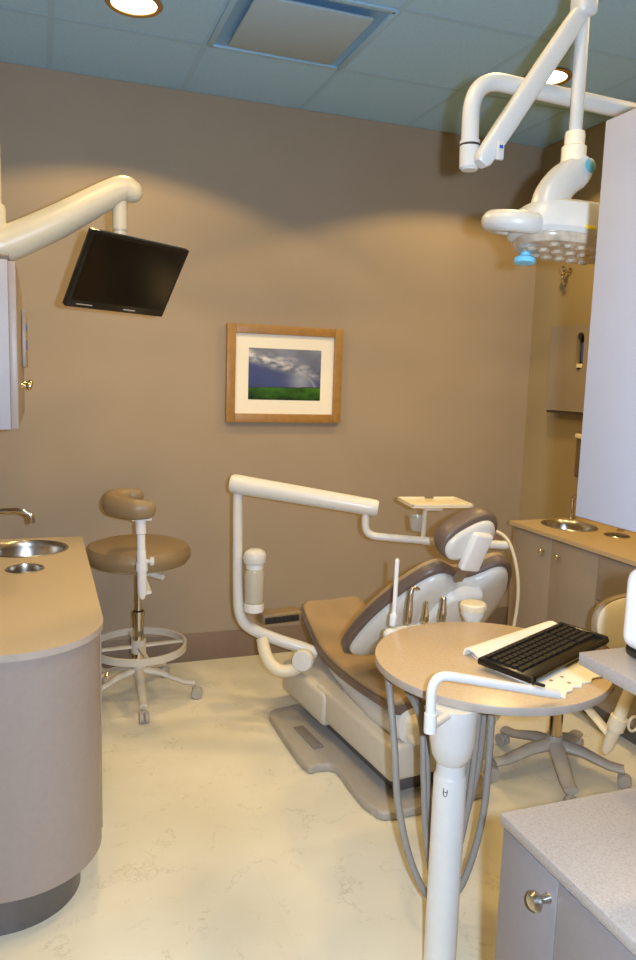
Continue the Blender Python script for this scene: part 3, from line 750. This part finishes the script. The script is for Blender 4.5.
# white sheet tray and the keyboard on it
t = thing('keyboard_tray', 'white plastic sheet tray with a rolled edge under the keyboard', 'tray', (1.27, 1.62, TZ))
bm = B()
front = [(1.160, 1.405), (1.185, 1.432), (1.205, 1.436), (1.222, 1.455), (1.243, 1.450), (1.262, 1.470), (1.285, 1.466), (1.305, 1.486), (1.345, 1.490)]
prism(bm, [(1.092, 1.715), (1.086, 1.63), (1.125, 1.50)]+front+[(1.445, 1.82)], TZ+.001, TZ+.006, .001, 1); obj('sheet', bm, M['paper'], t)
bm = B(); e0, e1 = V((1.082, 1.705, TZ+.018)), V((1.455, 1.842, TZ+.020)); dd = (e1-e0).normalized(); nn = V((-dd.y, dd.x, 0))
prof = [(-.030, -.006), (-.012, .004), (.004, .008), (.018, .004), (.026, -.008), (.024, -.0165), (.019, -.0165), (.019, -.008), (.014, -.001), (.003, .002), (-.011, -.002), (-.030, -.012)]
loft(bm, [[p+nn*a+V((0, 0, b)) for a, b in prof] for p in (e0, e1)]); obj('rolled_edge', bm, M['paper'], t)
for p in ((1.19, 1.50), (1.232, 1.512), (1.225, 1.475)):
    bm = B(); lathe(bm, [(0, 0), (.005, 0), (.005, .0006), (0, .0006)], (p[0], p[1], TZ+.006), 10); obj('peg_hole', bm, M['uph2'], t)
kc = V((1.280, 1.648, TZ+.012)); ka = math.radians(25.5)
t = thing('keyboard', 'black computer keyboard lying on the white tray on the round table', 'keyboard', kc, ka)
KX = Matrix.Rotation(math.radians(2.5), 4, 'X')
bm = B(); box(bm, (-.215, -.078, .0), (.215, .078, .018), .005, 2, xf=KX); obj('case', bm, M['black'], t, world=False)
bm = B(); box(bm, (.205, -.08, .0), (.222, .07, .026), .006, 2, xf=KX); tube(bm, [KX @ V((-.20, -.074, .010)), KX @ V((.217, -.074, .012))], .0095, 10); obj('front_rail', bm, M['black'], t, world=False)
KR = [(-.203, .052, .012, 14), (-.203, .030, .018, 14), (-.203, .011, .018, 14), (-.203, -.008, .018, 13), (-.203, -.027, .018, 12), (-.203, -.046, .018, 9)]
kn = 0
for ri, (xs_, yb, hh, n) in enumerate(KR):
    w_ = .300/n
    for k in range(n+(4 if ri else 4)):
        if k < n: a0, a1 = xs_+k*w_, xs_+(k+1)*w_
        else:
            w4 = .093/4; a0 = .107+(k-n)*w4; a1 = a0+w4
        bm = B(); zt = .0245
        p = [(a0+.001, yb+.001), (a1-.001, yb+.001), (a1-.001, yb+hh-.001), (a0+.001, yb+hh-.001)]
        cx_, cy_ = (a0+a1)/2, yb+hh/2
        loft(bm, [[KX @ V((x, y, .0175)) for x, y in p], [KX @ V((cx_+(x-cx_)*.95, cy_+(y-cy_)*.95, .0215)) for x, y in p], [KX @ V((cx_+(x-cx_)*.78, cy_+(y-cy_)*.78, zt)) for x, y in p]])
        obj('key', bm, M['keys'], t, world=False)

# ------------------------------------------------------------------ assistant stool behind the table
ax_, ay_ = 1.850, 2.285
t = thing('assistant_stool', 'stool with beige backed cushion and grey star base behind the round table', 'stool', (ax_, ay_, 0))
star_base(t, (ax_, ay_), (.255), [math.radians(a) for a in (-113, -41, 31, 103, 175)], .125, .072, M['gray2'], w=.028, hs=1.35, mw=M['gray2'])
bm = B(); tube(bm, [(ax_, ay_, .13), (ax_, ay_, .365)], .026, 24); lathe(bm, [(.026, 0), (.031, 0), (.031, .02), (.026, .02)], (ax_, ay_, .30), 24); obj('column', bm, M['chrome'], t)
bm = B(); lathe(bm, [(0, 0), (.15, .0), (.185, .010), (.2, .030), (.2, .042), (.185, .058), (.15, .066), (0, .067)], (ax_, ay_, .36), 40); obj('seat', bm, M['uph2'], t)
bm = B(); tube(bm, [(1.828, 1.985, .245), (1.832, 1.982, .262), (1.850, 1.965, .36), (1.870, 1.945, .48), (1.885, 1.935, .60)], [.014, .021, .023, .018, .018], 16, round_end=True)
tube(bm, [(1.845, 1.97, .33), (1.853, 1.962, .375)], .030, 16); tube(bm, [(1.84, 1.98, .30), (1.846, 2.12, .345), (1.85, 2.25, .352)], .014, 12, squash=(.6, 1.4)); bp = obj('back_post', bm, M['cream'], t)
bm = B()
rgs = []
for k in range(20):
    a = 2*PI*k/20; rgs.append(V((1.900, 1.945, .352))+V((.022*math.cos(a), 0, .026*math.sin(a))))
tube(bm, rgs+[rgs[0]], .005, 8, caps=False); obj('knob', bm, M['cream'], bp)
bc = V((1.955, 1.945, .690)); bn = V((-.45, -.88, .12)).normalized(); bxv = V((.88, -.45, 0)).normalized(); byv = bn.cross(bxv); byv = byv if byv.z > 0 else -byv
oo = [(.20*math.copysign(abs(math.cos(a))**.85, math.cos(a)), .112*math.copysign(abs(math.sin(a))**.85, math.sin(a))) for a in [2*PI*k/40 for k in range(40)]]
bm = B(); dome_outline(bm, oo, bc, bxv, byv, bn, [(.85, -.05), (.98, -.042), (1.05, -.02), (1.05, .0), (1.0, .006), (.9, .006)]); obj('back_cushion', bm, M['uph2'], t)
bm = B(); dome_outline(bm, oo, bc, bxv, byv, bn, [(.97, .004), (.96, .012), (.88, .018), (.5, .022), (.1, .022)]); obj('back_shell', bm, M['cream'], t)

# ------------------------------------------------------------------ dental lamp
LY = 1.5
t = thing('lamp_mount', 'white jointed arm of the dental lamp reaching under the ceiling', 'lamp arm', (1.62, LY, 2.13))
bm = B(); tube(bm, fillet([(1.66, LY+.02, 2.137), (1.30, LY+.01, 2.133), (.872, LY, 2.140), (.874, LY, 1.975)], .085, 10), .0185, 22); obj('horizontal_tube', bm, M['lampw'], t)
bm = B(); tube(bm, [(1.66, LY+.02, 1.6), (1.66, LY+.02, 2.8)], .03, 20); lathe(bm, [(0, 0), (.09, 0), (.09, .02), (0, .02)], (1.66, LY+.02, 2.80), 28); obj('ceiling_pole', bm, M['lampw'], t)
bm = B(); tube(bm, [(.874, LY, 2.01), (.876, LY, 1.955)], .0215, 22); lathe(bm, [(.0, -.005), (.017, -.005), (.020, 0), (.0, 0)], (.876, LY, 1.955), 22); obj('elbow', bm, M['lampw'], t)
bm = B(); lathe(bm, [(.0218, 0), (.0225, .001), (.0225, .004), (.0218, .005)], (.875, LY, 1.998), 22); obj('seam_ring', bm, M['rubber'], t)
bm = B()
E0, E1 = V((.897, LY-.035, 1.980)), V((1.112, LY-.035, 2.300))
dd = (E1-E0).normalized(); s1 = V((0, 1, 0)); s2 = dd.cross(s1).normalized()
def rsec(p, a, b): return [p+s1*(a*math.copysign(abs(math.cos(q))**.55, math.cos(q)))+s2*(b*math.copysign(abs(math.sin(q))**.55, math.sin(q))) for q in [2*PI*k/24 for k in range(24)]]
loft(bm, [rsec(E0-dd*.03, .012, .012), rsec(E0-dd*.02, .017, .019), rsec(E0+dd*.06, .018, .0215), rsec(E1-dd*.05, .017, .020), rsec(E1-dd*.0, .016, .018)]); obj('spring_arm', bm, M['lampw'], t)
bm = B(); box(bm, (1.092, LY-.060, 2.285), (1.138, LY-.010, 2.335), .012, 3, xf=None); obj('knuckle', bm, M['lampw'], t)
bm = B(); box(bm, (.905, LY-.061, 1.962), (.922, LY-.051, 2.00), .003); eb = obj('end_tab', bm, M['lampw'], t)
bm = B(); box(bm, (.909, LY-.0625, 1.984), (.918, LY-.061, 1.991), .001); obj('blue_mark', bm, M['blue'], eb)
bm = B(); tube(bm, [(1.115, LY-.035, 2.30), (1.116, LY-.035, 2.0505)], .0145, 20); obj('drop_tube', bm, M['lampw'], t)

t = thing('dental_lamp', 'white dental operating lamp head hanging from its jointed arm', 'dental lamp', (1.14, LY-.035, 2.03))
bm = B(); lathe(bm, [(.0, .040), (.021, .040), (.022, .032), (.022, .012), (.027, .008), (.027, -.028), (0, -.03)], (1.116, LY-.035, 2.01), 28); obj('swivel_collar', bm, M['cream'], t)
bm = B()
yk = smooth([(1.138, LY-.035, 1.988), (1.122, LY-.037, 1.965), (1.092, LY-.04, 1.945), (1.064, LY-.045, 1.915), (1.050, LY-.05, 1.885), (1.046, LY-.055, 1.855)], 6)
rg = []
for i, p in enumerate(yk):
    k = i/(len(yk)-1); a = (yk[min(i+1, len(yk)-1)]-yk[max(0, i-1)]).normalized(); s1 = V((0, 1, 0)); s2 = a.cross(s1).normalized()
    wy, wx = .032+.006*k, .036 if k > .25 else .024+.048*k
    rg.append([p+s1*(wy*math.copysign(abs(math.cos(q))**.7, math.cos(q)))+s2*(wx*math.copysign(abs(math.sin(q))**.7, math.sin(q))) for q in [2*PI*j/20 for j in range(20)]])
loft(bm, rg); yo = obj('yoke', bm, M['lampw'], t)
bm = B(); lathe(bm, [(0, 0), (.015, 0), (.016, .001), (.013, .002), (0, .002)], (1.135, LY-.070, 1.974), 16, (.1, -1, .1)); obj('badge', bm, M['teal'], yo)
# head
hl = V((1.130, LY-.03, 1.842)); hxx = V((.97, -.20, -.10)).normalized(); hzz = V((.08, .06, .95)).normalized(); hyv = hzz.cross(hxx).normalized(); hxx = hyv.cross(hzz).normalized()
HX = Matrix.Translation(hl) @ Matrix((hxx, hyv, hzz)).transposed().to_4x4()
def sect(z, a, b, dx=0, dy=0, e=2.8, n=40): return [HX @ V((dx+a*math.copysign(abs(math.cos(q))**(2/e), math.cos(q)), dy+b*math.copysign(abs(math.sin(q))**(2/e), math.sin(q)), z)) for q in [2*PI*k/n for k in range(n)]]
bm = B(); loft(bm, [sect(-.030, .128, .094), sect(-.020, .138, .102), sect(.010, .138, .102), sect(.034, .126, .092), sect(.047, .10, .066), sect(.052, .05, .03)]); obj('housing', bm, M['lampw'], t)
bm = B(); loft(bm, [sect(-.050, .105, .074), sect(-.048, .118, .084), sect(-.036, .126, .092), sect(-.030, .126, .092)])
for i in range(-3, 4):
    for j in (-1, 0, 1):
        if abs(i) == 3 and j: continue
        q = [(i*.031+.014*math.cos(2*PI*k/6+.5), j*.052+.018*math.sin(2*PI*k/6+.5)) for k in range(6)]
        loft(bm, [[HX @ V((x, y, -.049)) for x, y in q], [HX @ V((i*.031+(x-i*.031)*.6, j*.052+(y-j*.052)*.6, -.055)) for x, y in q]])
obj('lens', bm, M['lens'], t)
bm = B(); box(bm, (-.02, -.1045, -.024), (.004, -.1015, -.016), .0008, xf=HX); obj('warning_sticker', bm, M['yellow'], t)
bm = B(); rgp = [HX @ V((-.138+.052*math.cos(a), -.01+.056*math.sin(a), -.004+.012*math.sin(a))) for a in [2*PI*k/32 for k in range(33)]]
tube(bm, rgp, .023, 14, caps=False); loft(bm, [sect(-.012, .03, .045, -.10, .01), sect(.03, .03, .045, -.10, .01), sect(.042, .02, .03, -.095, .01)]); obj('grip_loop', bm, M['lampw'], t)
bm = B(); lathe(bm, [(0, 0), (.020, 0), (.024, .004), (.024, .014), (0, .016)], HX @ V((-.085, .045, -.058)), 24, -hzz); lathe(bm, [(0, -.03), (.012, -.03), (.012, .002), (0, .002)], HX @ V((-.085, .045, -.058)), 16, -hzz); obj('sensor', bm, M['cyan'], t, label='pale blue disc')

# ------------------------------------------------------------------ counter along the far side wall
CX = 2.252
t = thing('sink_cabinet', 'brown base cabinet with doors and drawers along the side wall', 'cabinet', (2.49, 2.2, 0))
bm = B(); box(bm, (CX+.035, 1.02, .10), (XR-.010, 3.245, .780)); open_top(bm, .780); obj('body', bm, M['cabr'], t)
bm = B(); box(bm, (CX+.09, 1.03, 0), (XR-.010, 3.235, .10)); obj('toe_kick', bm, M['cabdark'], t)
def front(kind, y0, y1, z0, z1, ky, kz):
    bm = B(); box(bm, (CX+.017, y0+.002, z0+.002), (CX+.035, y1-.002, z1-.002), .0015); d = obj(kind, bm, M['cabr'], t)
    bm = B(); knob(bm, (CX+.017, ky, kz), (-1, 0, 0), .95); obj('knob', bm, M['brass'], d)
front('door', 2.925, 3.245, .11, .775, 2.985, .705); front('door', 2.605, 2.925, .11, .775, 2.865, .705)
for y0, y1 in ((2.12, 2.605), (1.60, 2.12), (1.03, 1.60)):
    for z0, z1 in ((.575, .775), (.34, .575), (.11, .34)): front('drawer', y0, y1, z0, z1, (y0+y1)/2, (z0+z1)/2)
worktop_with_holes('worktop', rrect(CX, 1.0, XR-.002, 3.265, [.004, .004, .004, .012]), .781, ZT, [(2.485, 3.085, .120, .145), (2.555, 2.825, .05, .055)], [M['topgold'], M['topgold']], 'long tan worktop with a sink along the side wall')
basin('round_sink', (2.485, 3.085), .120, .145, .12, 'round steel basin in the long worktop by the side wall')
basin('waste_chute', (2.555, 2.825), .05, .055, .07, 'small round steel waste opening in the long side worktop', 'waste hole')
t = thing('chrome_tap', 'slim chrome tap standing behind the basin by the side wall', 'tap', (2.622, 3.243, ZT))
bm = B(); lathe(bm, [(0, 0), (.022, 0), (.022, .005), (.013, .010), (.012, .03), (0, .03)], (2.622, 3.243, ZT+.001), 20); obj('base', bm, M['chrome'], t)
bm = B(); tube(bm, fillet([(2.622, 3.243, .82), (2.622, 3.243, .925), (2.595, 3.16, .925), (2.59, 3.14, .905)], .03, 6), .010, 14); obj('spout', bm, M['chrome'], t)
t = thing('soap_pump', 'small chrome soap pump behind the waste opening of the side worktop', 'soap pump', (2.66, 2.90, ZT))
bm = B(); lathe(bm, [(0, 0), (.018, 0), (.018, .004), (.008, .008), (.007, .05), (0, .05)], (2.66, 2.92, ZT+.001), 16); obj('base', bm, M['chrome'], t)
bm = B(); tube(bm, fillet([(2.66, 2.92, .85), (2.66, 2.92, .868), (2.61, 2.90, .862)], .01, 4), .006, 10); obj('nozzle', bm, M['chrome'], t)

# dispenser panel on the side wall
t = thing('towel_dispenser', 'flat tan dispenser cabinet with an oval window on the side wall', 'dispenser', (2.69, 3.3, 1.35))
bm = B()
# front plate with an oval opening
oy, oz = 3.30, 1.675
lo_, hi_ = (3.02, 1.36), (3.545, 1.81)
xp = 2.640
outer = [bm.verts.new((xp, a, b)) for a, b in rrect(lo_[0], lo_[1], hi_[0], hi_[1], .004, 2)]
oval = [(oy+.030*math.cos(q), oz+(.062 if math.sin(q) > 0 else -.062)+.034*math.sin(q)) for q in [2*PI*(k+.5)/36 for k in range(36)]]
inn = [bm.verts.new((xp, a, b)) for a, b in oval]
es = [bm.edges.new((a, b)) for lp in (outer, inn) for a, b in zip(lp, lp[1:]+lp[:1])]
bmesh.ops.triangle_fill(bm, use_beauty=True, use_dissolve=False, edges=es)
for lp, dx in ((outer, .058), (inn, .03)):
    bk = [bm.verts.new((xp+dx, v.co.y, v.co.z)) for v in lp]; n = len(lp)
    for k in range(n): bm.faces.new((lp[k], lp[(k+1) % n], bk[(k+1) % n], bk[k]))
obj('case', bm, M['cabr'], t)
bm = B(); box(bm, (xp+.031, 3.24, 1.55), (xp+.035, 3.36, 1.80)); obj('window_back', bm, M['black'], t)
bm = B(); box(bm, (xp+.012, 3.275, 1.62), (xp+.027, 3.305, 1.72), .004); obj('contents', bm, M['blue'], t); bm = B(); lathe(bm, [(0, 0), (.026, 0), (.026, .02), (0, .02)], (xp+.014, 3.295, 1.59), 20); obj('cup_rim', bm, M['cream'], t)
bm = B(); box(bm, (xp+.004, lo_[0], 1.345), (xp+.058, hi_[0], 1.358), .001); obj('bottom_gap', bm, M['edge'], t)
t = thing('mounted_soap_dispenser', 'tan wall soap dispenser with a pale tip above the side worktop', 'dispenser', (2.69, 3.25, 1.10))
bm = B(); box(bm, (2.63, 3.13, 1.02), (2.699, 3.265, 1.275), .012, 3); obj('body', bm, M['cabrd'], t)
bm = B(); box(bm, (2.615, 3.20, 1.225), (2.64, 3.258, 1.25), .006); obj('tip', bm, M['cream'], t)
t = thing('hanging_hook', 'small brass round hook high on the side wall below the dental lamp', 'hook', (2.69, 3.5, 2.11))
bm = B(); lathe(bm, [(0, 0), (.018, 0), (.018, .004), (.009, .008), (.008, .03), (.022, .04), (.026, .052), (.020, .064), (0, .068)], (2.699, 3.50, 2.105), 20, (-1, 0, 0)); obj('knob', bm, M['brass'], t)
bm = B(); tube(bm, smooth([(2.66, 3.50, 2.09), (2.65, 3.50, 2.06), (2.665, 3.50, 2.04)], 5), .007, 10, round_end=True); obj('prong', bm, M['brass'], t)

# ------------------------------------------------------------------ cabinet close to the camera
NX, NY = .70, .985
t = thing('base_cabinet', 'grey taupe base cabinet with round knob in the near corner', 'cabinet', (1.0, .2, 0))
bm = B(); box(bm, (NX+.022, -.70, .10), (1.36, NY-.006, .779)); obj('body', bm, M['cab_shaded'], t)
bm = B(); box(bm, (NX+.09, -.69, 0), (1.33, NY-.05, .10)); obj('toe_kick', bm, M['cabdark'], t)
for y0, y1, ky in ((.838, NY-.006, .856), (.36, .836, .42), (-.6, .358, .30)):
    bm = B(); box(bm, (NX+.004, y0, .105), (NX+.022, y1, .776), .0015); d = obj('door', bm, M['cab_shaded'], t)
    bm = B(); knob(bm, (NX+.004, ky, .737), (-1, 0, 0), 1.05); obj('knob', bm, M['steel'], d)
bm = B(); box(bm, (NX, -.72, .780), (1.40, NY, ZT), .003); single('worktop', bm, M['topr'], 'beige speckled worktop with square corner on the near cabinet', 'worktop', (1., .2, .78))
bm = B(); box(bm, (.85, -.70, 1.031), (1.369, 1.005, 1.053), .002); box(bm, (1.30, -.70, ZT+.001), (1.33, .97, 1.032), .002); single('shelf', bm, M['topr'], 'grey beige shelf board between near worktop and upper cabinet', 'shelf', (1.1, .1, 1.03))
t = thing('upper_cabinet', 'tall plain pale grey upper cabinet filling the near side of the view', 'cabinet', (1.1, .1, 1.28))
bm = B(); box(bm, (.868, -.70, 1.281), (1.36, 1.042, 1.916), .002); obj('body', bm, M['grayup'], t)
bm = B(); box(bm, (1.37, -.70, ZT+.001), (1.395, 1.0, 1.916), .002); box(bm, (1.359, -.68, 1.3), (1.371, 1.0, 1.9), .001); obj('support_panel', bm, M['grayup'], t)
for y0, y1 in ((.30, 1.042), (-.70, .297)):
    bm = B(); box(bm, (.85, y0, 1.280), (.8675, y1, 1.916), .0015); obj('door', bm, M['grayup'], t)
t = thing('desk_device', 'white rounded upright device with black foot on the grey shelf', 'device', (.95, .93, 1.053))
bm = B(); box(bm, (.903, .84, 1.068), (1.03, .98, 1.207), .024, 4); obj('housing', bm, M['whitep'], t)
bm = B(); box(bm, (.911, .848, 1.0535), (1.022, .972, 1.082), .012, 2); obj('foot', bm, M['black'], t)

# ------------------------------------------------------------------ light
def lamp(kind, name, loc, energy, color, **kw):
    l = bpy.data.lights.new(name, kind); l.energy = energy; l.color = color
    for k, v in kw.items(): setattr(l, k, v)
    o = bpy.data.objects.new(name, l); COL.objects.link(o); o.location = loc
    return o
WARM = (1., .69, .27)
for x, y, e in ((.345, 3.02, 74), (2.09, 2.96, 84), (.345, 1.25, 60), (2.09, 1.25, 60), (1.2, 1.75, 46), (2.2, 1.9, 40), (0, 1.9, 40), (1.2, -.5, 60), (-.9, 2.6, 60)):  # first pair at the downlights; the rest unseen, some added to brighten the wall
    lamp('SPOT', 'downlight_and_fill', (x, y, H-.03), e*.66, WARM, spot_size=math.radians(132), spot_blend=.06, shadow_soft_size=.08)
# the camera's flash, up and to one side of the lens
fl = lamp('SPOT', 'camera_flash', (.068, -.025, 1.52), 60, (.60, .76, 1.0), spot_size=math.radians(120), spot_blend=.6, shadow_soft_size=.015)
fl.rotation_euler = V((.42, .9, -.10)).to_track_quat('-Z', 'Y').to_euler()
l = fl.data; l.use_nodes = True
nt = l.node_tree; em = [n for n in nt.nodes if n.type == 'EMISSION'][0]
fo = nt.nodes.new('ShaderNodeLightFalloff'); fo.inputs['Strength'].default_value = .40; fo.inputs['Smooth'].default_value = 0
fq = nt.nodes.new('ShaderNodeLightFalloff'); fq.inputs['Strength'].default_value = 2.5; fq.inputs['Smooth'].default_value = 0
ad = nt.nodes.new('ShaderNodeMath'); ad.operation = 'ADD'
nt.links.new(fo.outputs['Linear'], ad.inputs[0]); nt.links.new(fq.outputs['Quadratic'], ad.inputs[1]); nt.links.new(ad.outputs[0], em.inputs['Strength'])
w = bpy.data.worlds.new('World'); sc.world = w; w.use_nodes = True
w.node_tree.nodes['Background'].inputs['Color'].default_value = (1., .72, .40, 1); w.node_tree.nodes['Background'].inputs['Strength'].default_value = .3
sc.view_settings.view_transform = 'Standard'; sc.view_settings.look = 'None'; sc.view_settings.exposure = 0.; sc.view_settings.gamma = 1.
